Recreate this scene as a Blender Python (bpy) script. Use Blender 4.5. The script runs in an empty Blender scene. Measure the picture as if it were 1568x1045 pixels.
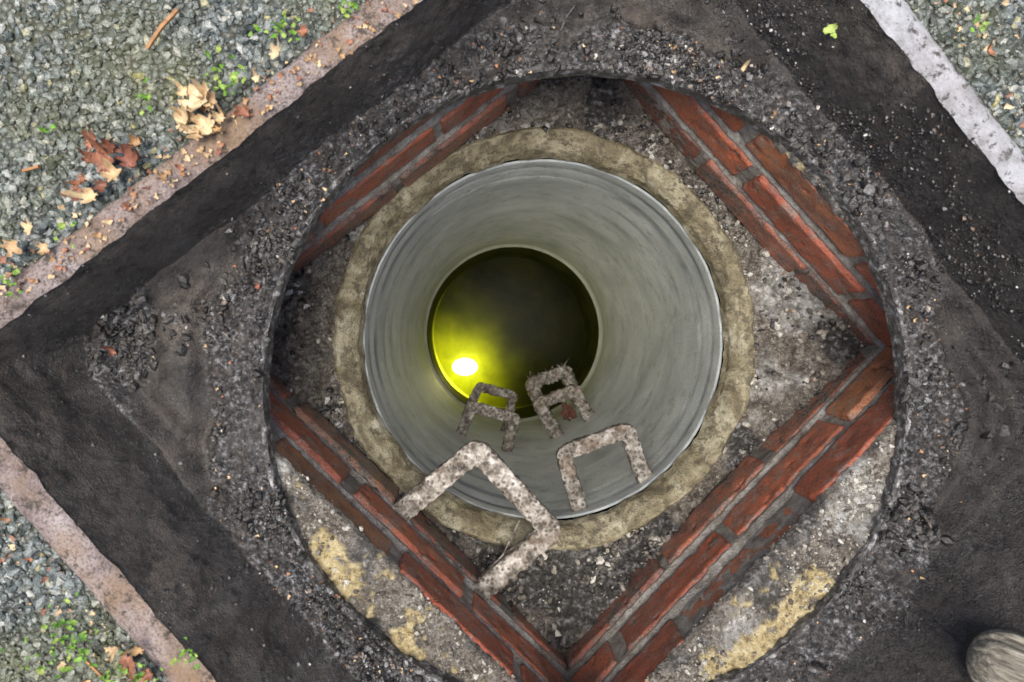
import bpy, math, numpy as np
from mathutils import Vector
R = np.random.RandomState(7)
F = 1132.0; CH = 0.75            # focal length in image pixels, camera height above ground
def W(u, v, D):                  # image pixel (u, v) + assumed depth D -> world
    return np.array([(u-740)*D/F, -(v-500)*D/F, CH-D])
# ------------------------------------------------------------- noise
def _h(ix, iy, iz, s):
    n = (ix*374761393 + iy*668265263 + iz*2147483647 + s*1274126177).astype(np.int64) & 0xffffffff
    n = ((n ^ (n >> 13))*1274126177) & 0xffffffff
    n = ((n ^ (n >> 15))*2246822519) & 0xffffffff
    return ((n ^ (n >> 16)) & 0xffff)/65535.0
def vn(P, sc, s=0):
    Q = np.asarray(P, float)*sc + 1000.0
    I = np.floor(Q).astype(np.int64); f = Q-I; f = f*f*(3-2*f)
    x, y, z = I[..., 0], I[..., 1], I[..., 2]
    fx, fy, fz = f[..., 0], f[..., 1], f[..., 2]
    def l(a, b, t): return a+(b-a)*t
    r = l(l(l(_h(x,y,z,s),_h(x+1,y,z,s),fx), l(_h(x,y+1,z,s),_h(x+1,y+1,z,s),fx), fy),
          l(l(_h(x,y,z+1,s),_h(x+1,y,z+1,s),fx), l(_h(x,y+1,z+1,s),_h(x+1,y+1,z+1,s),fx), fy), fz)
    return r*2-1
def fbm(P, sc, o=4, s=0):
    r = 0; a = 1; t = 0
    for i in range(o):
        r = r+a*vn(P, sc*2**i, s+i*17); t += a; a *= .55
    return r/t
def ss(a, b, x):
    t = np.clip((x-a)/(b-a), 0, 1); return t*t*(3-2*t)
# ------------------------------------------------------------- mesh helpers
def mkobj(name, V, Fc, mat, smooth=True, attrs=None, parent=None):
    V = np.asarray(V, float); me = bpy.data.meshes.new(name)
    Fc = np.asarray(Fc, np.int32)
    k = Fc.shape[1]; n = len(Fc)
    me.vertices.add(len(V)); me.vertices.foreach_set('co', V.ravel())
    me.loops.add(n*k); me.loops.foreach_set('vertex_index', Fc.ravel())
    me.polygons.add(n); me.polygons.foreach_set('loop_start', np.arange(0, n*k, k, dtype=np.int32))
    me.update(calc_edges=True); me.validate()
    me.polygons.foreach_set('use_smooth', [smooth]*len(me.polygons))
    if attrs:
        for a, d in attrs.items():
            at = me.attributes.new(a, 'FLOAT', 'POINT'); at.data.foreach_set('value', np.asarray(d, np.float32).ravel())
    me.materials.append(mat)
    ob = bpy.data.objects.new(name, me); bpy.context.collection.objects.link(ob)
    if parent: ob.parent = parent
    return ob
def empty(name):
    e = bpy.data.objects.new(name, None); e.empty_display_size = .05
    bpy.context.collection.objects.link(e); return e
def loopfaces(K, N, flip=False):
    i = np.arange(K-1)[:, None]; j = np.arange(N)[None, :]; j2 = (j+1) % N
    f = np.stack([i*N+j, i*N+j2, (i+1)*N+j2, (i+1)*N+j], -1).reshape(-1, 4)
    return f[:, ::-1] if flip else f
def gridfaces(a, b):
    i = np.arange(a-1)[:, None]; j = np.arange(b-1)[None, :]
    return np.stack([i*b+j, i*b+j+1, (i+1)*b+j+1, (i+1)*b+j], -1).reshape(-1, 4)
# ------------------------------------------------------------- node helpers
class M:
    def __init__(s, name):
        s.m = bpy.data.materials.new(name); s.m.use_nodes = True; s.t = s.m.node_tree; s.t.nodes.clear()
        s.out = s.t.nodes.new('ShaderNodeOutputMaterial'); s.b = s.t.nodes.new('ShaderNodeBsdfPrincipled')
        s.t.links.new(s.b.outputs[0], s.out.inputs[0])
        s.co = s.t.nodes.new('ShaderNodeTexCoord').outputs['Object']
    def L(s, a, b):
        if isinstance(a, bpy.types.NodeSocket): s.t.links.new(a, b)
        else: b.default_value = (tuple(a)+(1,) if isinstance(a, (tuple, list)) and len(a) == 3 and b.type == 'RGBA' else a)
    def noise(s, sc, det=5, rough=.6, vec=None, dist=0):
        n = s.t.nodes.new('ShaderNodeTexNoise'); s.L(vec or s.co, n.inputs['Vector'])
        n.inputs['Scale'].default_value = sc; n.inputs['Detail'].default_value = min(det, 5)
        n.inputs['Roughness'].default_value = rough; n.inputs['Distortion'].default_value = dist
        return n.outputs['Fac']
    def map(s, scale):
        n = s.t.nodes.new('ShaderNodeMapping'); s.L(s.co, n.inputs[0]); n.inputs['Scale'].default_value = scale
        return n.outputs[0]
    def vor(s, sc, out='Distance', rnd=1, vec=None, feat='F1'):
        n = s.t.nodes.new('ShaderNodeTexVoronoi'); n.feature = feat; s.L(vec or s.co, n.inputs['Vector'])
        n.inputs['Scale'].default_value = sc; return n.outputs[out]
    def ramp(s, x, stops, mode='LINEAR'):
        n = s.t.nodes.new('ShaderNodeValToRGB'); s.L(x, n.inputs[0]); cr = n.color_ramp; cr.interpolation = mode
        while len(cr.elements) < len(stops): cr.elements.new(.5)
        for e, (p, c) in zip(cr.elements, stops):
            e.position = p; e.color = (tuple(c)+(1,)) if isinstance(c, (tuple, list)) else (c, c, c, 1)
        return n.outputs[0]
    def mix(s, f, a, b, mode='MIX'):
        n = s.t.nodes.new('ShaderNodeMix'); n.data_type = 'RGBA'; n.blend_type = mode
        s.L(f, n.inputs[0]); s.L(a, n.inputs[6]); s.L(b, n.inputs[7]); return n.outputs[2]
    def math(s, op, a, b=0.0):
        n = s.t.nodes.new('ShaderNodeMath'); n.operation = op; s.L(a, n.inputs[0]); s.L(b, n.inputs[1]); return n.outputs[0]
    def attr(s, a):
        n = s.t.nodes.new('ShaderNodeAttribute'); n.attribute_name = a; return n.outputs['Fac']
    def bump(s, h, dist, st=1.0):
        n = s.t.nodes.new('ShaderNodeBump'); s.L(h, n.inputs['Height']); n.inputs['Distance'].default_value = dist
        n.inputs['Strength'].default_value = st
        if s.b.inputs['Normal'].is_linked: s.t.links.new(s.b.inputs['Normal'].links[0].from_socket, n.inputs['Normal'])
        s.t.links.new(n.outputs[0], s.b.inputs['Normal'])
    def col(s, c): s.L(c, s.b.inputs['Base Color'])
    def rough(s, r, spec=.5): s.L(r, s.b.inputs['Roughness']); s.b.inputs['Specular IOR Level'].default_value = spec

# ---- ground
m = M('asphalt'); n1 = m.noise(6, 4); cell = m.vor(150, 'Color'); cd = m.vor(150)
c = m.ramp(cell, [(0, (.04,.045,.042)), (.5, (.10,.11,.10)), (.85, (.18,.20,.18)), (1, (.32,.32,.26))])
c = m.mix(m.ramp(cd, [(.35, 0.0), (.7, 1.0)]), c, (.030,.030,.024))
c = m.mix(m.ramp(n1, [(.42, 0.0), (.65, .4)]), c, (.11,.11,.045))
m.col(c); m.rough(.40); m.bump(cd, -.003, 1); m.bump(m.noise(90, 4), .002, 1); ASPH = m.m
m = M('aggregate'); r = m.attr('rnd')
c = m.ramp(r, [(0, (.035,.042,.041)), (.3, (.080,.096,.094)), (.6, (.145,.168,.165)), (.85, (.25,.275,.27)), (.95, (.46,.46,.42)), (1, (.36,.32,.12))])
c = m.mix(m.ramp(m.noise(7, 3), [(.45, 0.0), (.65, .5)]), c, (.17,.17,.06))
c = m.mix(.6, c, m.ramp(m.noise(450, 3), [(.3, (.05,.05,.05)), (.7, (.62,.62,.60))]), 'OVERLAY')
m.col(c); m.rough(.24); m.bump(m.noise(500, 3), .001, .8); AGG = m.m
# ---- frame
m = M('frame_dirty'); dm = m.attr('deb'); du = m.attr('dust')
n = m.noise(9, 5, .68, dist=1.2); n2 = m.noise(150, 5, .75); n3 = m.noise(420, 3, .7); n4 = m.noise(38, 5, .7)
iron = m.ramp(n, [(.30, (.012,.0105,.0095)), (.46, (.030,.026,.024)), (.58, (.080,.072,.065)), (.74, (.17,.16,.15))])
iron = m.mix(m.ramp(n4, [(.5, 0.0), (.7, .5)]), iron, (.11,.078,.055))
iron = m.mix(m.ramp(n3, [(.60, 0.0), (.70, .6)]), iron, (.26,.24,.21))
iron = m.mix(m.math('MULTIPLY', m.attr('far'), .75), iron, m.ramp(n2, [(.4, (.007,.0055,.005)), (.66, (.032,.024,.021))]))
soil = m.ramp(n2, [(.36, (.008,.007,.007)), (.46, (.042,.039,.037)), (.55, (.17,.165,.167)), (.64, (.60,.59,.60))])  # brightest stop paints wet glints into the soil colour
soil = m.mix(m.ramp(n4, [(.46, 0.0), (.62, .8)]), soil, m.ramp(n2, [(.42, (.018,.013,.010)), (.6, (.11,.080,.058))]))
c = m.mix(dm, iron, soil)
c = m.mix(m.math('MULTIPLY', du, m.ramp(m.noise(60, 5, .7), [(.38, 0.0), (.6, 1.0)])), c, (.26,.21,.17))
m.col(c); m.rough(m.ramp(n4, [(.42, .12), (.58, .5)]), .9)
m.bump(n2, .007, 1); m.bump(n3, .003, 1); m.bump(n4, .004, .6); FRAME = m.m
m = M('rim_concrete'); n = m.noise(25, 5, .7); n3 = m.noise(350, 4, .7)
c = m.ramp(n, [(.3, (.17,.12,.11)), (.5, (.33,.26,.24)), (.7, (.48,.42,.41))])
c = m.mix(m.ramp(n3, [(.38, .8), (.52, 0.0)]), c, (.10,.08,.07))
c = m.mix(m.ramp(m.noise(9, 4), [(.5, 0.0), (.66, .7)]), c, (.30,.19,.10))
c = m.mix(m.attr('pale'), c, m.ramp(m.noise(50, 5, .75), [(.3, (.26,.25,.25)), (.5, (.44,.44,.46)), (.7, (.58,.58,.61))])); c = m.mix(m.ramp(m.noise(70, 5, .75), [(.54, 0.0), (.62, .9)]), c, (.06,.048,.038))
m.col(c); m.rough(.7); m.bump(n3, .003, 1); m.bump(n, .005, .7); RIM = m.m
m = M('cast_iron_lip'); n = m.noise(90, 5, .7)
m.col(m.ramp(n, [(.35, (.025,.021,.019)), (.53, (.10,.095,.09)), (.66, (.42,.41,.40))])); m.rough(.45); m.bump(n, .005, 1); LIP = m.m
def crumbs(name, stops, ro=.5):
    m = M(name); c = m.ramp(m.attr('rnd'), stops)
    c = m.mix(.7, c, m.ramp(m.noise(600, 3), [(.3, (.05,.05,.05)), (.7, (.85,.85,.85))]), 'OVERLAY')
    m.col(c); m.rough(ro, .8); m.bump(m.noise(600, 3), .0015, 1); return m.m
SOIL = crumbs('soil_crumb', [(0, (.006,.0055,.005)), (.5, (.025,.021,.019)), (.78, (.08,.073,.066)), (.92, (.26,.26,.26)), (.98, (.20,.11,.05)), (1, (.75,.73,.68))], .22)
PALE = crumbs('mortar_crumb', [(0, (.06,.05,.038)), (.4, (.15,.125,.098)), (.75, (.27,.245,.20)), (1, (.56,.54,.48))], .6)
# ---- brick
m = M('red_brick'); r = m.attr('rnd'); n = m.noise(28, 5, .65); n3 = m.noise(260, 4, .7); ns = m.noise(32, 5, .75, dist=.6)
c = m.ramp(r, [(0, (.36,.088,.045)), (.5, (.47,.120,.056)), (.8, (.54,.155,.075)), (1, (.44,.20,.08))])
c = m.mix(m.ramp(n, [(.38, .7), (.52, 0.0)]), c, (.17,.052,.034))
c = m.mix(m.ramp(ns, [(.51, 0.0), (.63, .75)]), c, m.ramp(n3, [(.4, (.17,.125,.095)), (.6, (.44,.37,.31))]))
c = m.mix(m.ramp(n3, [(.57, 0.0), (.69, .8)]), c, (.055,.034,.026))
c = m.mix(m.math('MULTIPLY', m.attr('grime'), m.ramp(m.noise(35, 5, .7), [(.38, .25), (.58, 1.0)])), c, m.ramp(n3, [(.4, (.042,.034,.028)), (.62, (.22,.185,.155))]))
m.col(c); m.rough(m.ramp(n3, [(.35, .2), (.65, .5)]), .7); m.bump(n3, .002, 1); m.bump(ns, .003, .7); BRICK = m.m
m = M('mortar'); n = m.noise(22, 5, .72, dist=.8); n3 = m.noise(300, 4, .7); n5 = m.noise(90, 5, .72)
c = m.ramp(n, [(.28, (.060,.048,.037)), (.45, (.17,.146,.115)), (.6, (.32,.29,.245)), (.74, (.50,.49,.45))])
c = m.mix(m.ramp(n5, [(.47, 0.0), (.58, .85)]), c, (.090,.068,.050))
c = m.mix(m.ramp(n3, [(.55, 0.0), (.65, .9)]), c, (.034,.028,.023))
c = m.mix(m.ramp(n3, [(.34, .8), (.42, 0.0)]), c, (.60,.58,.54))
y = m.attr('yel'); c = m.mix(y, c, m.ramp(n5, [(.36, (.16,.11,.05)), (.46, (.50,.38,.17)), (.62, (.78,.66,.39))]))
d = m.attr('dark'); c = m.mix(d, c, m.ramp(n5, [(.38, (.009,.008,.007)), (.51, (.04,.036,.032)), (.63, (.30,.29,.28))]))
w = m.attr('white'); c = m.mix(w, c, m.ramp(n5, [(.36, (.11,.10,.083)), (.48, (.36,.345,.315)), (.62, (.68,.67,.64))]))
m.col(c); m.rough(.42, .7); m.bump(n3, .004, 1); m.bump(n5, .007, 1); MORT = m.m
m = M('joint_mortar'); n = m.noise(60, 5, .7); n3 = m.noise(300, 4, .7)
c = m.ramp(n, [(.3, (.17,.14,.11)), (.5, (.36,.325,.275)), (.7, (.56,.53,.48))]); c = m.mix(m.ramp(n3, [(.55, 0.0), (.68, .75)]), c, (.09,.075,.06))
c = m.mix(m.attr('dark'), c, (.055,.045,.037)); m.col(c); m.rough(.6); m.bump(n3, .003, 1); JOINT = m.m
# ---- concrete pipe + collar
m = M('collar_concrete'); n = m.noise(16, 5, .7, dist=.7); n3 = m.noise(320, 4, .7)
c = m.ramp(n, [(.3, (.10,.080,.045)), (.45, (.23,.195,.115)), (.58, (.38,.34,.23)), (.72, (.54,.51,.41))])
c = m.mix(m.ramp(m.noise(55, 5, .75), [(.49, 0.0), (.59, .85)]), c, (.095,.078,.048))
c = m.mix(m.ramp(n3, [(.56, 0.0), (.67, .85)]), c, (.04,.032,.024))
m.col(c); m.rough(.42); m.bump(n3, .003, 1); m.bump(n, .006, .8); COL = m.m
m = M('pipe_concrete'); n = m.noise(7, 5, .62, dist=.5); n3 = m.noise(220, 4, .65); band = m.noise(5, 5, .7, vec=m.map((1.2, 1.2, 2)), dist=.3)
c = m.ramp(n, [(.3, (.45,.47,.44)), (.5, (.60,.615,.58)), (.7, (.74,.75,.71))])
c = m.mix(m.ramp(band, [(.52, 0.0), (.68, .4)]), c, (.32,.35,.35))
c = m.mix(m.ramp(m.vor(38), [(.0, .9), (.035, .9), (.07, 0.0)]), c, (.15,.12,.08))
c = m.mix(m.ramp(m.noise(26, 5, .75), [(.56, 0.0), (.64, .5)]), c, (.30,.285,.22))
c = m.mix(m.ramp(n3, [(.58, 0.0), (.70, .5)]), c, (.25,.25,.22))
c = m.mix(m.attr('stain'), c, (.14,.17,.18))
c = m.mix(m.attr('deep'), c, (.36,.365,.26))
m.col(c); m.rough(.45, .4); m.bump(n3, .002, .9); m.bump(n, .006, .5); PIPE = m.m
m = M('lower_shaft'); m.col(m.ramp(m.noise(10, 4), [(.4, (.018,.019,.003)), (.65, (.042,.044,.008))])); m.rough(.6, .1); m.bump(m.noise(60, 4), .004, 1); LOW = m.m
m = M('murky_water'); m.col(m.ramp(m.noise(7, 4), [(.38, (.0065,.0072,.0002)), (.66, (.0145,.0155,.0005))])); m.rough(.25, .02); m.bump(m.noise(25, 3), .002, .4); WAT = m.m
m = M('glint_glow'); m.col((1, .95, .4)); m.b.inputs['Emission Color'].default_value = (1, .93, .45, 1); m.b.inputs['Emission Strength'].default_value = 4; GLOW = m.m  # emission imitates a torch reflected in the water
# ---- step iron
def ironmat(name, k, rust):
    m = M(name); n = m.noise(60, 5, .7); n3 = m.noise(380, 4, .7); v = m.vor(115)
    c = m.ramp(n, [(.34, tuple(k*x for x in (.050,.042,.034))), (.45, tuple(k*x for x in (.21,.18,.145))), (.56, tuple(k*x for x in (.44,.40,.345))), (.68, tuple(k*x for x in (.76,.73,.68)))])
    c = m.mix(m.ramp(v, [(.0, .85), (.22, .85), (.4, 0.0)]), c, tuple(k*x for x in (.08,.062,.046)))
    c = m.mix(m.ramp(m.noise(24, 4), [(.52, 0.0), (.64, rust)]), c, (.12,.070,.035))
    m.col(c); m.rough(.38); m.bump(v, .004, 1); m.bump(n3, .002, 1); return m.m
IRON = ironmat('crusted_galvanised_steel', 1.0, .45); IRONB = ironmat('grimy_galvanised_steel', .62, .45); IRON2 = ironmat('corroded_step_steel', .62, .4)
def leafmat(name, stops):
    m = M(name); c = m.ramp(m.attr('rnd'), stops); c = m.mix(.5, c, m.ramp(m.noise(120, 4), [(.3, (.15,.15,.15)), (.7, (.85,.85,.85))]), 'OVERLAY')
    m.col(c); m.rough(.5); m.bump(m.noise(200, 4), .001, 1); return m.m
LEAF = leafmat('dead_leaf', [(0, (.22,.085,.055)), (.3, (.34,.15,.085)), (.5, (.38,.23,.11)), (.75, (.57,.42,.24)), (1, (.66,.50,.31))])
GREEN = leafmat('green_leaf', [(0, (.06,.15,.02)), (.5, (.14,.30,.03)), (1, (.32,.40,.09))])
m = M('weathered_timber'); st_ = m.noise(3, 5, .7, vec=m.map((60, 60, 3))); m.col(m.ramp(st_, [(.3, (.05,.04,.03)), (.5, (.25,.22,.17)), (.7, (.50,.46,.37))])); m.rough(.6); m.bump(st_, .006, 1); WOOD = m.m

# ------------------------------------------------------------- plan polygons
def poly(lines):
    P = []
    for i in range(len(lines)):
        a = lines[i]; b = lines[(i+1) % len(lines)]
        P.append(np.linalg.solve([[a[0], a[1]], [b[0], b[1]]], [a[2], b[2]]))
    return np.array(P)
def gauss(V, pts, D):
    g = np.zeros(len(V))
    for (u, v, r) in pts:
        c = W(u, v, D); g += np.exp(-((V[:, 0]-c[0])**2+(V[:, 1]-c[1])**2)/(r*D/F)**2)
    return g
nUR, nUL, nLL, nLR = (.785, .619), (-.616, .787), (-.75, -.66), (.722, -.692)
top = poly([(*nUR, .506), (*nUL, .2995), (*nLL, .442), (*nLR, .66)])
base = poly([(*nUR, .484), (*nUL, .289), (*nLL, .395), (*nLR, .590)])
rimo = poly([(*nUR, .540), (*nUL, .332), (*nLL, .478), (*nLR, .695)])
CC = np.array([156*.917/F, -99*.917/F]); RC = .400; ZL = CH-.917
NS = 300
def per(P, n=NS):
    s = np.linspace(0, 1, n, endpoint=False)[:, None]
    return np.concatenate([P[i]*(1-s)+P[(i+1) % 4]*s for i in range(4)])
def roundc(Q, P, rad):
    k = int(rad); out = Q.copy()
    ker = np.hanning(2*k+3)[1:-1]; ker /= ker.sum()
    pad = np.concatenate([Q[-k:], Q, Q[:k]])
    for a in range(2): out[:, a] = np.convolve(pad[:, a], ker, 'valid')
    return out
pb = roundc(per(base), base, 34); pt = roundc(per(top), top, 6); pr = per(rimo)
pb3 = np.c_[pb, np.zeros(len(pb))]; ub = (pb-pb.mean(0)); ub /= np.linalg.norm(ub, axis=1)[:, None]
pb = pb+ub*(.008*fbm(pb3, 14, 3, 41)+.003*fbm(pb3, 60, 3, 42))[:, None]
N = len(pb)
dirs = pb-CC; ang = np.arctan2(dirs[:, 1], dirs[:, 0]); cir = CC+RC*np.stack([np.cos(ang), np.sin(ang)], 1)
loops = []; deb = []; dust = []; far = []
K1 = 110
for k in range(K1):
    t = k/(K1-1); p = cir*(1-t)+pb*t
    dist = np.linalg.norm(p-CC, axis=1)-RC; dedge = np.linalg.norm(pb-p, axis=1)
    P3 = np.c_[p, np.zeros(N)]
    q = dist+.03*fbm(P3, 9, 3, 5)
    g = (1-ss(.050, .075, q))*np.clip(.75+.6*fbm(P3, 8, 3, 15), .35, 1)+ss(.13, .16, q)*.8
    band = ss(.06, .075, q)*(1-ss(.12, .15, q))
    z = ZL+.012*fbm(P3, 28, 4, 1)*(.2+.8*g)+.007*g*fbm(P3, 120, 3, 2)+.009*g*ss(.1, .45, fbm(P3, 70, 3, 62))
    z += .006*(1-ss(.055, .068, q))-.014*np.exp(-((q-.073)/.010)**2)*ss(0, .05, dedge)+.012*band*ss(.02, .06, dedge)
    z += .022*(1-ss(0, .045, dedge))**2
    w_ = ss(0, .012, dist); z = (ZL-.001+.003*fbm(P3, 90, 3, 12))*(1-w_)+z*w_
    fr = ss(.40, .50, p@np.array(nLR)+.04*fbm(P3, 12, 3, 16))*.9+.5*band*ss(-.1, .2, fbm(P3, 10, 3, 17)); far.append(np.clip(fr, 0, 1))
    loops.append(np.c_[p, z]); deb.append(np.clip(g+.45*fbm(P3, 30, 3, 9)-.5*fr*band, 0, 1)); dust.append(np.clip(.6*band*(.3+fbm(P3, 14, 3, 19)), 0, 1)*(1-np.clip(fr, 0, 1)))
zend = loops[-1][:, 2]
K2 = 44
for k in range(1, K2):
    t = k/(K2-1); tt = t**1.5*.3+t*.7
    p = pb*(1-t)+pt*t; z = zend*(1-tt)+.002*tt
    P3 = np.c_[p, z]; nrm = pb-pt; nrm = nrm/np.linalg.norm(nrm, axis=1)[:, None]
    off_ = (.009*fbm(P3, 10, 4, 21)+.004*fbm(P3, 60, 4, 22))*math.sin(math.pi*min(1, t*1.02))
    loops.append(np.c_[p+nrm*off_[:, None], z])
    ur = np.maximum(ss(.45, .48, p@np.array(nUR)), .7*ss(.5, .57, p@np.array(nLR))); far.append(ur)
    deb.append(np.clip(.4*(1-t)+.7*fbm(P3, 9, 4, 31)-.1, 0, 1)*(1-.6*ur)); dust.append(np.clip(ss(.2, 1, t)*(.6+.9*fbm(P3, 9, 3, 6)), 0, 1)*(1-.85*(p[:, 0] > .45)))
frame = empty('manhole_frame')
mkobj('frame_casting', np.concatenate(loops), loopfaces(len(loops), N, True), FRAME, True, {'deb': np.concatenate(deb), 'dust': np.concatenate(dust), 'far': np.concatenate(far)}, frame)
LV = np.concatenate(loops[:K1]); LG = np.concatenate(deb[:K1]); WV = np.concatenate(loops[K1:])
rl = []; pl = []
for k in range(14):
    t = k/13; p = pt*(1-t)+pr*t; P3 = np.c_[p, np.zeros(N)]; un = (pr-pt)/np.linalg.norm(pr-pt, axis=1)[:, None]
    if k == 13: p = p+(.014*fbm(P3, 30, 4, 3))[:, None]*un
    if k == 0: p = p-(.0015+.005*fbm(P3, 40, 4, 33))[:, None]*un
    z = .002+.005*math.sin(math.pi*min(t*1.15, 1))**.5+.003*fbm(P3, 60, 4, 4) - (.010 if k == 13 else 0)
    rl.append(np.c_[p, z*np.ones(N)]); side = (p@np.array(nUR) > .49)
    pl.append(side*np.clip(.7+.8*fbm(P3, 12, 3, 8), 0, 1))
mkobj('concrete_rim', np.concatenate(rl), loopfaces(14, N, True), RIM, True, {'pale': np.concatenate(pl)}, frame)
prof = [(.400, -.030), (.3996, -.006), (.4010, -.0005), (.4045, .0015), (.4085, .0005), (.4105, -.006)]
NL = 720; a = np.linspace(0, 2*np.pi, NL, endpoint=False); lv = []
for r, dz in prof:
    P3 = np.c_[CC[0]+r*np.cos(a), CC[1]+r*np.sin(a), np.full(NL, ZL+dz)]
    rr = r+.0025*fbm(P3, 40, 4, 3); lv.append(np.c_[CC[0]+rr*np.cos(a), CC[1]+rr*np.sin(a), ZL+dz+.003*fbm(P3, 50, 3, 4)])
mkobj('opening_lip', np.concatenate(lv), loopfaces(len(prof), NL, True), LIP, True, None, frame)
# ------------------------------------------------------------- ground sheet
gl = []; C0 = top.mean(0)
ks = [.985]+list(np.linspace(1, 1.5, 60))+[1.7, 2.1, 3, 5, 9, 18, 40, 90]
for k in ks:
    p = C0+(pr-C0)*k; P3 = np.c_[p, np.zeros(N)]
    z = -.004+(.004*fbm(P3, 25, 4, 40) if k < 1.6 else 0)-(0.01 if k < 1 else 0); gl.append(np.c_[p, z*np.ones(N)])
mkobj('ground', np.concatenate(gl), loopfaces(len(gl), N, True), ASPH)
# ------------------------------------------------------------- scatter
def ico():
    p = (1+5**.5)/2
    v = np.array([(-1,p,0),(1,p,0),(-1,-p,0),(1,-p,0),(0,-1,p),(0,1,p),(0,-1,-p),(0,1,-p),(p,0,-1),(p,0,1),(-p,0,-1),(-p,0,1)], float)
    v /= np.linalg.norm(v[0])
    f = np.array([(0,11,5),(0,5,1),(0,1,7),(0,7,10),(0,10,11),(1,5,9),(5,11,4),(11,10,2),(10,7,6),(7,1,8),(3,9,4),(3,4,2),(3,2,6),(3,6,8),(3,8,9),(4,9,5),(2,4,11),(6,2,10),(8,6,7),(9,8,1)])
    return v, f
IV, IF = ico()
def scatter(name, P, S, mat, flat=.7, jit=.3, rnd=None, smooth=False, parent=None):
    n = len(P); v = IV[None]*(1+jit*(R.rand(n, 12, 1)*2-1))
    v = v*np.stack([1+.5*R.rand(n), .65+.4*R.rand(n), flat*(.7+.6*R.rand(n))], 1)[:, None, :]
    th = R.rand(n)*2*np.pi; ph = (R.rand(n)-.5)*.9
    c, s = np.cos(ph), np.sin(ph); x, y, z = v[..., 0].copy(), v[..., 1].copy(), v[..., 2].copy()
    x, z = x*c[:, None]+z*s[:, None], -x*s[:, None]+z*c[:, None]
    c, s = np.cos(th)[:, None], np.sin(th)[:, None]; x, y = x*c-y*s, x*s+y*c
    v = np.stack([x, y, z], -1)*S[:, None, None]+P[:, None, :]
    f = (IF[None]+np.arange(n)[:, None, None]*12).reshape(-1, 3)
    r = R.rand(n) if rnd is None else rnd
    return mkobj(name, v.reshape(-1, 3), f, mat, smooth, {'rnd': np.repeat(r, 12)}, parent)
n = 38000; idx = R.randint(0, N, n); kk = 1+.42*R.rand(n)**1.1+.006
p = C0+(pr[idx]-C0)*kk[:, None]+R.randn(n, 2)*.002
S = .0020+.0036*R.rand(n)**1.6
P = np.c_[p, -.0038+.0018*R.rand(n)+.004*fbm(np.c_[p, np.zeros(n)], 25, 4, 40)]
scatter('gravel', P, S, AGG, .5, .3)
def pick(Vs, w, n, jit=.002):
    w = w/w.sum(); i = R.choice(len(Vs), n, p=w); return Vs[i]+np.c_[R.randn(n, 2)*jit, np.zeros(n)]
clump = np.clip(fbm(LV*[1, 1, 0], 24, 3, 55)+.04, 0.01, 1)**1.7
area = np.repeat(np.linalg.norm(pb-cir, axis=1)[None], K1, 0).ravel()
P = pick(LV, (LG**2+.01)*clump*area, 8500); S = .0006+.0034*R.rand(len(P))**3.5; P[:, 2] += S*.1
gg = gauss(LV, [(405, 385, 45), (390, 780, 40), (780, 60, 60), (700, 115, 35), (1240, 230, 40), (1150, 80, 50), (440, 300, 30), (1420, 430, 30), (1400, 800, 40), (210, 520, 60), (1540, 620, 40), (330, 440, 30), (620, 170, 30), (1330, 300, 30)], .905)+.03
P2 = pick(LV, gg*area*(LG+.1), 1300, .003); S2 = .002+.0050*R.rand(len(P2))**2.5; P2[:, 2] += S2*.15
scatter('soil_debris', np.r_[P, P2], np.r_[S, S2], SOIL, .8, .35, rnd=np.r_[R.rand(len(P)), R.rand(len(P2))*.85])
ww = np.clip(fbm(WV, 14, 3, 77)+.1, .02, 1)*(1+4*((WV[:, :2]@np.array(nUR)) > .48))
P = pick(WV, ww, 4200, .001); S = .0005+.0020*R.rand(len(P))**3
scatter('wall_dirt_flecks', P, S, SOIL, .6, .3, rnd=R.rand(len(P))**.75, parent=frame)
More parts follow.
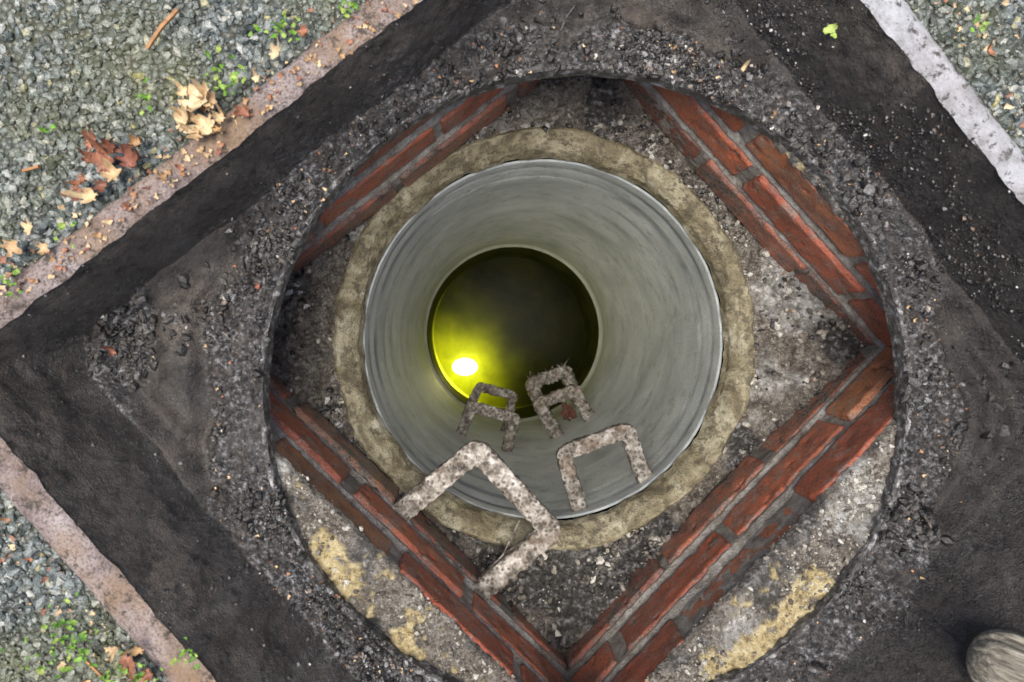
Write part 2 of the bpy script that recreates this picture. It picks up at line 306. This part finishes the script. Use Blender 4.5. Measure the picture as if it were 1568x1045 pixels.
# ------------------------------------------------------------- brick chamber
mUR, mUL, mLL, mLR = (.743, .669), (-.616, .787), (-.69, -.724), (.722, -.692)
CL = [(*mUR, .436), (*mUL, .269), (*mLL, .302), (*mLR, .466)]
def off(L, o): return [(l[0]/math.hypot(l[0], l[1]), l[1]/math.hypot(l[0], l[1]), l[2]+o) for l in L]
ch = poly(off(CL, 0)); chamber = empty('brick_chamber')
ZT = CH-.937; ZF = CH-1.2
bv = []; bf = []; br = []; bg = []; base_i = 0
GU, GV = 60, 22; CO = .087; STEP = .007
for w in range(4):
    for c in range(3):
        chc = poly(off(CL, -STEP*c)); A, B = chc[(w-1) % 4], chc[w]; L = np.linalg.norm(B-A); t = (B-A)/L; nn = np.array(off(CL, 0)[w][:2])
        x = -(.11 if c % 2 else 0)-R.rand()*.07; z1 = ZT-.006-CO*c
        while x < L:
            x0, x1 = x+.003*R.randn(), x+.214+.003*R.randn(); x += .226
            a0, a1 = max(x0, 0), min(x1, L)
            if a1-a0 < .02: continue
            u = np.linspace(a0, a1, GU)[:, None]*np.ones((1, GV)); hgt = CO-.012
            vz = (z1-hgt*np.linspace(0, 1, GV))[None]*np.ones((GU, 1))+R.randn()*.0015+(u-(a0+a1)/2)*R.randn()*.008
            e = np.minimum(np.minimum(u-a0, a1-u), np.minimum(np.linspace(0, hgt, GV), np.linspace(hgt, 0, GV))[None])
            P3 = np.stack([A[0]+t[0]*u, A[1]+t[1]*u, vz], -1)
            e = e+.0025*fbm(P3, 90, 3, 44)
            d = .011*(1-ss(-.001, .0045, e))-.003+R.randn()*.0018
            nz = fbm(P3, 45, 4, 60+w); d = d+.002*nz+.009*ss(.40, .62, nz)
            Pw = np.stack([A[0]+t[0]*u+nn[0]*d, A[1]+t[1]*u+nn[1]*d, vz+.0018*fbm(P3, 50, 3, 5)*(vz < z1-.004)], -1).reshape(-1, 3)
            bv.append(Pw); bf.append(gridfaces(GU, GV)+base_i); base_i += len(Pw)
            br.append(np.full(len(Pw), R.rand())); bg.append(np.clip([.05, .12, .95][c]+.9*fbm(Pw, 9, 3, 9)-.05, 0, 1))
mkobj('bricks', np.concatenate(bv), np.concatenate(bf), BRICK, True, {'rnd': np.concatenate(br), 'grime': np.concatenate(bg)}, chamber)
def attrs0(n): return {'yel': np.zeros(n), 'dark': np.zeros(n), 'white': np.zeros(n)}
mb = []
for k in range(90):
    dz = .003+k/89*.30; c = min(int(max(dz, 0)/CO), 2); cp = per(poly(off(CL, .0018-STEP*c)), 300)
    P3 = np.c_[cp, np.full(len(cp), ZT-dz)]; nd = cp-cp.mean(0); nd /= np.linalg.norm(nd, axis=1)[:, None]
    mb.append(P3-np.c_[nd*(.0032*fbm(P3, 60, 4, 3))[:, None], np.zeros(len(cp))])
V = np.concatenate(mb)
mkobj('mortar_joints', V, loopfaces(90, len(cp)), JOINT, True, {'dark': np.clip(.05+.9*fbm(V, 15, 4, 7)+ss(-.36, -.42, V[:, 2])*.5, 0, .85)}, chamber)
ip = per(poly(off(CL, -.004)), 300); op = per(poly(off(CL, .26)), 300); bl = []
for k in range(90):
    t = k/89; p = ip*(1-t)+op*t; P3 = np.c_[p, np.zeros(len(p))]
    p = p+((.004*fbm(P3, 40, 4, 77))[:, None]*(p-C0)/np.linalg.norm(p-C0, axis=1)[:, None] if k < 2 else 0)
    z = ZT+.001+.006*fbm(P3, 30, 4, 71)+.006*fbm(P3, 110, 3, 72)+.016*ss(.02, .08, t*.26)*ss(-.1, .4, fbm(P3, 12, 2, 7))*.6
    bl.append(np.c_[p, np.maximum(np.minimum(z, ZL-.004), ZT-.002)-(.010 if k == 0 else 0)])
V = np.concatenate(bl); nz = fbm(V*[1, 1, 0], 24, 5, 12); nz2 = fbm(V*[1, 1, 0], 60, 4, 14)
at = attrs0(len(V))
at['yel'] = ss(.48, .66, gauss(V, [(1215, 925, 50), (1165, 985, 30), (500, 850, 34), (525, 900, 44), (610, 975, 42), (460, 760, 28), (1255, 890, 30), (1140, 1010, 24), (1230, 960, 26)], .935)*.85+1.1*nz+.9*nz2)*.92
at['white'] = ss(.45, .8, gauss(V, [(1290, 800, 70), (1330, 730, 40), (1130, 960, 40), (430, 720, 25)], .935)*.8+.8*nz)*(1-at['yel'])*.75
at['dark'] = np.clip(ss(.0, .25, fbm(V, 20, 4, 91)+.25*nz2), 0, .85)*(1-at['yel'])*(1-at['white'])
V[:, 2] += .004*at['yel']*(1+nz2)
mkobj('mortar_bedding', V, loopfaces(90, len(ip), True), MORT, True, at, chamber)
bm_ = np.linalg.norm(V[:, :2]-CC, axis=1) < .40
P = pick(V[bm_], np.clip(fbm(V[bm_], 25, 3, 4)+.1, .01, 1)*(1-.6*at['yel'][bm_]), 2200); S = .0006+.0034*R.rand(len(P))**3
scatter('mortar_crumbs', P, S, PALE, .8, .35, parent=chamber)
PC = np.array([.0994, -.0221])
fp = per(poly(off(CL, -.010)), 260); d = fp-PC; an = np.arctan2(d[:, 1], d[:, 0]); cc = PC+.337*np.stack([np.cos(an), np.sin(an)], 1)
fl = []
for k in range(90):
    t = k/89; p = cc*(1-t)+fp*t; P3 = np.c_[p, np.zeros(len(p))]; dd = np.linalg.norm(p-cc, axis=1)
    z = ZF+.002+.35*np.clip(dd, 0, .12)*ss(0, .1, dd)+(.014*fbm(P3, 26, 4, 81)+.010*fbm(P3, 100, 3, 82)+.012*ss(.1, .5, fbm(P3, 55, 3, 83)))*ss(0, .02, dd+.008)
    z = np.where(k == 0, ZF-.01, z); fl.append(np.c_[p, z])
V = np.concatenate(fl); at = attrs0(len(V)); nz = fbm(V*[1, 1, 0], 24, 5, 13)
at['dark'] = ss(.35, .6, gauss(V, [(900, 890, 90), (1290, 520, 55), (700, 790, 50), (820, 880, 60), (950, 850, 60), (1010, 840, 60), (930, 160, 40), (1140, 700, 40)], 1.18)+.9*nz)*.9
at['white'] = ss(.4, .75, gauss(V, [(1200, 440, 55), (1190, 610, 50), (780, 160, 60), (1220, 490, 35), (870, 940, 30), (550, 360, 30)], 1.18)*.8+.9*nz)*(1-at['dark'])*.8
mkobj('benching', V, loopfaces(90, len(fp), True), MORT, True, at, chamber)
P = pick(V, np.clip(fbm(V, 25, 3, 4)+.1, .01, 1)*(1-.6*at['white']), 4600); S = .0007+.0056*R.rand(len(P))**4; P[:, 2] += S*.1
dk = R.rand(len(P))
scatter('floor_rubble', P[dk < .65], S[dk < .65], PALE, .8, .35, parent=chamber)
scatter('floor_grit', P[dk >= .65], S[dk >= .65], SOIL, .8, .35, parent=chamber)
# ------------------------------------------------------------- shaft (lathes)
def lathe(name, prof, mat, parent, NL=720, fn=None, dense=None, nz=0):
    pr_ = []
    for (r0, d0), (r1, d1) in zip(prof[:-1], prof[1:]):
        n = max(1, int(math.hypot(r1-r0, d1-d0)/(dense or 9)))
        for k in range(n): pr_.append((r0+(r1-r0)*k/n, d0+(d1-d0)*k/n))
    pr_.append(prof[-1]); a = np.linspace(0, 2*np.pi, NL, endpoint=False); o = []
    for r, D in pr_:
        P3 = np.c_[PC[0]+r*np.cos(a), PC[1]+r*np.sin(a), np.full(NL, CH-D)]
        rr = r+nz*fbm(P3, 20, 4, 3); o.append(np.c_[PC[0]+rr*np.cos(a), PC[1]+rr*np.sin(a), CH-D+nz*fbm(P3, 22, 4, 8)])
    V = np.concatenate(o); D = np.repeat([x[1] for x in pr_], NL)
    return mkobj(name, V, loopfaces(len(pr_), NL, True)[:, ::-1], mat, True, fn(V, D) if fn else None, parent)
shaft = empty('concrete_shaft')
lathe('mortar_collar', [(.346, 1.225), (.341, 1.194), (.335, 1.187), (.318, 1.198), (.306, 1.214), (.3005, 1.232)], COL, shaft, dense=.003, nz=.009)
def st(V, D):
    s = np.zeros(len(V)); nzz = fbm(V*[1, 1, .3], 7, 4, 2)
    for d0, w, a in [(1.286, .008, .95), (1.352, .014, .8), (1.45, .009, .6), (1.56, .02, .35), (1.75, .03, .3)]: s += a*np.exp(-((D-d0+.010*nzz)/w)**2)*np.clip(.5+1.9*nzz, 0, 1)
    s += .8*(1-ss(1.238, 1.248, D))*np.clip(1+1.0*fbm(V, 25, 3, 4), 0, 1)
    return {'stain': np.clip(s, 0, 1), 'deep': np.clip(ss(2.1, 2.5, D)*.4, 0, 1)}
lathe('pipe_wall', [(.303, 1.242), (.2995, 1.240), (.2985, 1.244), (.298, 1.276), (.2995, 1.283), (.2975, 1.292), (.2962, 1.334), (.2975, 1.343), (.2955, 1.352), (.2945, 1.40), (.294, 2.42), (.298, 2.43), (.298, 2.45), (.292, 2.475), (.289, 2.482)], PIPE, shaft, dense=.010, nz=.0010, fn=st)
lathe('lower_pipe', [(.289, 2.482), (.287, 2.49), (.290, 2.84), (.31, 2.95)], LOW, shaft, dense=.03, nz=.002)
wa = np.linspace(0, 2*np.pi, 96, endpoint=False); V = [np.c_[PC[0]+r*np.cos(wa), PC[1]+r*np.sin(wa), np.full(96, CH-2.84)] for r in (.001, .1, .2, .32)]
mkobj('water', np.concatenate(V), loopfaces(4, 96, True)[:, ::-1], WAT)
# glowing blob and spot light added in place of a torch reflection on water
lc = W(712, 562, 2.68); glint_root = empty('torch_glint_standin')
bpy.ops.mesh.primitive_uv_sphere_add(segments=32, ring_count=16, radius=1, location=lc); o = bpy.context.object; o.name = 'glint_blob'
o.scale = (.046, .032, .016); o.data.materials.append(GLOW); o.parent = glint_root
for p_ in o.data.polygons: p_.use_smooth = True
sp = bpy.data.lights.new('added_glow', 'SPOT'); sp.energy = 75; sp.color = (1, .97, .14); sp.spot_size = math.radians(168); sp.spot_blend = 1; sp.shadow_soft_size = .012  # added spot light, makes the yellow glow on the water
spo = bpy.data.objects.new('added_glow', sp); spo.location = lc+[-0.005, -0.012, -.025]; bpy.context.collection.objects.link(spo); spo.parent = glint_root
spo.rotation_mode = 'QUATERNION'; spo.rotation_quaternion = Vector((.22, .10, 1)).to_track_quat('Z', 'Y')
# ------------------------------------------------------------- step irons
def bar(path, wd, ht, mat, parent, name, seed=0, crust=.002):
    path = [np.array(p, float) for p in path]; pts = []; rad = wd*.3
    for i, p in enumerate(path):
        if i in (0, len(path)-1): pts.append(p); continue
        a = path[i-1]-p; a /= np.linalg.norm(a); b = path[i+1]-p; b /= np.linalg.norm(b)
        for s in np.linspace(0, 1, 6): pts.append((p+a*rad)*(1-s)**2+p*2*s*(1-s)+(p+b*rad)*s*s)
    fin = []
    for a, b in zip(pts[:-1], pts[1:]):
        n = max(1, int(np.linalg.norm(b-a)/.002)); fin += [a+(b-a)*k/n for k in range(n)]
    fin.append(pts[-1]); fin = np.array(fin); T = np.gradient(fin, axis=0); T /= np.linalg.norm(T, axis=1)[:, None]
    H = np.cross(T, [0, 0, 1]); H /= np.linalg.norm(H, axis=1)[:, None]; U = np.cross(H, T)
    m_ = 36; q = np.linspace(0, 2*np.pi, m_, endpoint=False); ex = .30
    cx = np.sign(np.cos(q))*np.abs(np.cos(q))**ex*wd/2; cz = np.sign(np.sin(q))*np.abs(np.sin(q))**ex*ht/2
    V = fin[:, None]+H[:, None]*cx[None, :, None]+U[:, None]*cz[None, :, None]
    nn = V-fin[:, None]; nn /= np.linalg.norm(nn, axis=2)[..., None]+1e-9
    V = V+nn*(crust*fbm(V, 70, 3, seed)+crust*.9*fbm(V, 200, 3, seed+5))[..., None]
    V = V.reshape(-1, 3); K = len(fin)
    return mkobj(name, V, loopfaces(K, m_), mat, True, None, parent)
def iron(uv, D, ext, wd, mat, ht=None, crust=.002, seed=1):
    e1, c1, c2, e2 = [W(u, v, D) for u, v in uv]
    d1 = (e1-c1)/np.linalg.norm(e1-c1); d2 = (e2-c2)/np.linalg.norm(e2-c2)
    par = empty('step_iron'); bar([e1+d1*ext, c1, c2, e2+d2*ext], wd, ht or wd*.8, mat, par, 'tread_bar', seed, crust)
    return par
iron([(618, 782), (731, 688), (845, 812), (748, 895)], 1.12, .045, .033, IRON, crust=.003, seed=1)
iron([(886, 776), (862, 694), (960, 658), (986, 732)], 1.27, .03, .027, IRONB, crust=.0035, seed=2)
iron([(706, 665), (722, 622), (788, 640), (778, 682)], 1.86, .03, .026, IRON2, crust=.005, seed=3)
iron([(846, 655), (824, 618), (880, 598), (900, 636)], 2.0, .04, .032, IRON2, crust=.006, seed=4)
iron([(712, 640), (734, 592), (786, 606), (776, 650)], 2.22, .06, .026, IRON2, crust=.005, seed=5)
iron([(838, 640), (812, 588), (866, 568), (886, 618)], 2.28, .06, .036, IRON2, crust=.008, seed=6)
P = W(870, 632, 1.96)[None]+np.c_[R.randn(60, 2)*.007, R.randn(60)*.004]; m = M('rust'); m.col(m.ramp(m.noise(150), [(.3, (.02,.009,.005)), (.6, (.09,.028,.014))])); m.rough(.8)
scatter('rust_scale', P, .004+.006*R.rand(60), m.m, .5, .35)
fv = []; ff = []
for i in range(30):
    s = R.rand(); b0 = W(812+58*s+R.randn()*3, 584-22*s+R.randn()*4, 2.25); dr = np.array([R.randn()*.012, .006+.018*R.rand()**2, .01*R.randn()]); w = .0016
    k = len(fv); fv += [b0+[-w, 0, 0], b0+[w, 0, 0], b0+dr]; ff.append((k, k+1, k+2))
mkobj('snagged_fibres', fv, ff, IRON2, False)
# ------------------------------------------------------------- leaves
lv_, lf_, lr_ = [], [], []
def leaf(c, size, rot, curl, rnd, tilt=.3, lobes=5):
    n = 40; th = np.linspace(0, 2*np.pi, n, endpoint=False)
    r = (.55+.45*np.abs(np.cos(lobes*th/2))**1.6)*(.72+.28*np.cos(th))*(1+.06*R.randn(n)); base_ = sum(len(x) for x in lv_)
    pts = [np.zeros((1, 3))]
    for f in (.35, .7, 1.0):
        x = r*np.cos(th)*f; y = r*np.sin(th)*f
        z = curl*(x*x*R.uniform(.2, .8)-.5*np.abs(y)*f+.7*y*y)+.12*np.sin(7*x+rot)*f+.08*R.randn(n)*f*f
        pts.append(np.c_[x*(1-.25*f*curl*abs(math.sin(rot))), y*(1-.3*f*curl), z+.35*curl*f*f*r])
    V = np.concatenate(pts)*size; ax = R.rand()*6.28; cA, sA = math.cos(rot), math.sin(rot)
    V = np.c_[V[:, 0]*cA-V[:, 1]*sA, V[:, 0]*sA+V[:, 1]*cA, V[:, 2]]
    V[:, 2] += (V[:, 0]*math.cos(ax)+V[:, 1]*math.sin(ax))*tilt; V += c
    f = [(0, 1+i, 1+(i+1) % n) for i in range(n)]
    for k in range(2):
        o_ = 1+k*n; o2 = o_+n
        for i in range(n):
            j = (i+1) % n; f += [(o_+i, o2+i, o2+j), (o_+i, o2+j, o_+j)]
    lv_.append(V); lf_.append(np.array(f)+base_); lr_.append(np.full(len(V), rnd))
G = .745
for (u, v, s, rn) in [(300, 165, .030, .95), (325, 195, .028, .85), (285, 195, .022, .8), (335, 165, .02, .9), (310, 215, .016, .7), (320, 145, .018, .95), (345, 190, .016, .75), (150, 225, .022, .15), (165, 255, .026, .3), (205, 250, .024, .1), (135, 280, .02, .25), (185, 275, .018, .6), (150, 305, .017, .8), (215, 225, .014, .4), (260, 275, .013, .5), (55, 355, .014, .75), (30, 380, .016, .6), (75, 380, .012, .7),
                      (200, 1015, .020, .2), (215, 1035, .018, .05), (150, 1035, .016, .8), (180, 990, .010, .7), (425, 90, .013, .9), (470, 55, .012, .3), (400, 130, .010, .8), (1500, 90, .012, .3), (1460, 50, .010, .8), (1555, 110, .014, .2), (380, 175, .012, .2),
                      (225, 985, .012, .6), (240, 1020, .014, .1), (130, 300, .014, .1), (175, 235, .016, .05), (145, 250, .014, .2), (190, 235, .012, .3), (160, 285, .013, .05), (300, 185, .016, .65), (325, 170, .014, .6), (290, 150, .014, .8), (340, 205, .013, .55)]:
    leaf(W(u, v, G)+[0, 0, .006+.010*R.rand()], s*1.1, R.rand()*6.28, R.uniform(.9, 1.9), min(1, max(0, rn+.05*R.randn())), .5)
for i in range(470):
    if i < 310: s = R.rand(); b0 = np.array([-60+720*s, 530-545*s])+np.array([-.62, -.78])*(abs(R.randn())*32-5)
    elif i < 400: s = R.rand(); b0 = np.array([0+300*s, 720+340*s])+np.array([-.75, .66])*(25+abs(R.randn())*45)
    else: s = R.rand(); b0 = np.array([1400+250*s, 0+330*s])+np.array([.78, -.62])*(10+abs(R.randn())*40)
    leaf(W(b0[0], b0[1], G)+[0, 0, .002+.003*R.rand()], .0015+.0055*R.rand()**2.2, R.rand()*6.28, R.uniform(.3, 1.4), R.rand(), .5, 3)
mkobj('dead_leaves', np.concatenate(lv_), np.concatenate(lf_), LEAF, True, {'rnd': np.concatenate(lr_)})
lv_, lf_, lr_ = [], [], []
for i in range(380):
    p = pick(LV, LG+.1, 1)[0]; leaf(p+[0, 0, .002], .001+.004*R.rand()**3, R.rand()*6.28, 1, R.rand(), .5, 3)
leaf(W(1137, 106, .905), .010, 1, 1.6, .8, .5, 3); leaf(W(395, 440, .905), .012, 1, 1.8, .1, .5, 3); leaf(W(352, 556, .905), .006, 1, 1.5, .3, .5, 3)
leaf(W(175, 540, .89), .016, 2, 1.8, .05, .5, 3)
mkobj('leaf_litter', np.concatenate(lv_), np.concatenate(lf_), LEAF, True, {'rnd': np.concatenate(lr_)})
lv_, lf_, lr_ = [], [], []
for (u, v, k, sp_) in [(435, 38, 26, 16), (345, 110, 18, 20), (350, 130, 14, 14), (222, 150, 10, 9), (110, 975, 40, 22), (110, 1000, 18, 16), (290, 1002, 16, 10), (180, 1025, 14, 14), (70, 205, 6, 10), (95, 355, 10, 12), (540, 8, 12, 14), (1500, 40, 6, 10), (20, 430, 12, 12), (50, 1030, 20, 30), (230, 1040, 14, 14)]:
    for j in range(k):
        leaf(W(u+R.randn()*sp_, v+R.randn()*sp_, .735)+[0, 0, .006*R.rand()], .0022+.004*R.rand(), R.rand()*6.28, .8, R.rand(), .6, 2)
leaf(W(1262, 50, .80)+[0, 0, .006], .010, .3, .5, 1, .2, 2); leaf(W(1275, 58, .80)+[0, 0, .004], .007, 2, .5, .9, .2, 2)
mkobj('weeds', np.concatenate(lv_), np.concatenate(lf_), GREEN, True, {'rnd': np.concatenate(lr_)})
m = M('twig_bark'); m.col(m.ramp(m.noise(80), [(.3, (.2,.08,.03)), (.7, (.5,.26,.1))])); m.rough(.6); TW = m.m
def twig(pts, r, name='twig', mat=TW):
    bar(pts, r*2, r*2, mat, None, name, 3, r*.3)
twig([W(225, 75, .74), W(247, 42, .738), W(272, 15, .74)], .0018)
twig([W(35, 262, .742), W(60, 255, .74)], .0015); twig([W(130, 1010, .738), W(160, 1040, .735)], .0012); twig([W(795, 798, 1.1), W(770, 850, 1.12), W(735, 885, 1.14)], .0012, mat=IRONB)
twig([W(885, 2, .9), W(868, 25, .90), W(858, 48, .905)], .0006, mat=IRONB); twig([W(1415, 790, .90), W(1432, 818, .905)], .0010, mat=IRONB)
# weathered timber end resting on the frame edge
a0 = W(1515, 1010, .775); b0 = W(1760, 1120, .70); d = b0-a0; Ld = np.linalg.norm(d); K = 60; q = np.linspace(0, 2*np.pi, 96, endpoint=False); V = []
for k in range(K):
    s = k/(K-1); r = .036*math.sqrt(max(1-(1-min(s*3.5, 1))**2, 0.0001))
    rr = r*(1+.22*fbm(np.c_[np.cos(q)*3, np.sin(q)*3, np.full(96, s*.6)], 2.2, 4, 5)); V.append(np.c_[np.cos(q)*rr, np.sin(q)*rr, np.full(96, s*Ld-.02)])
o = mkobj('weathered_timber', np.concatenate(V), loopfaces(K, 96), WOOD); o.location = a0; o.rotation_mode = 'QUATERNION'; o.rotation_quaternion = Vector(d).to_track_quat('Z', 'Y')
# ------------------------------------------------------------- light, sky, camera
wd = bpy.data.worlds.new('World'); bpy.context.scene.world = wd; wd.use_nodes = True; t = wd.node_tree
sky = t.nodes.new('ShaderNodeTexSky'); sky.sky_type = 'NISHITA'; sky.sun_disc = False; sky.dust_density = 3
EL, AZ = math.radians(84), math.radians(-100)
sky.sun_elevation = EL; sky.sun_rotation = AZ; t.links.new(sky.outputs[0], t.nodes['Background'].inputs[0]); t.nodes['Background'].inputs[1].default_value = .14
sl = bpy.data.lights.new('sun', 'SUN'); sl.energy = 5.0; sl.angle = math.radians(36); sl.color = (1, .96, .90)
so = bpy.data.objects.new('sun', sl); bpy.context.collection.objects.link(so)
dv = Vector((math.sin(AZ)*math.cos(EL), math.cos(AZ)*math.cos(EL), math.sin(EL))); so.rotation_mode = 'QUATERNION'; so.rotation_quaternion = dv.to_track_quat('Z', 'Y')
cam = bpy.data.cameras.new('camera'); cam.sensor_width = 36; cam.lens = 36*F/1568; cam.shift_x = 44/1568; cam.shift_y = -22.5/1568; cam.clip_start = .01; cam.clip_end = 300
cam.dof.use_dof = True; cam.dof.focus_distance = 1.12; cam.dof.aperture_fstop = 7
co = bpy.data.objects.new('camera', cam); co.location = (0, 0, CH); bpy.context.collection.objects.link(co)
s = bpy.context.scene; s.camera = co; s.view_settings.view_transform = 'Standard'; s.view_settings.look = 'None'; s.view_settings.exposure = 0
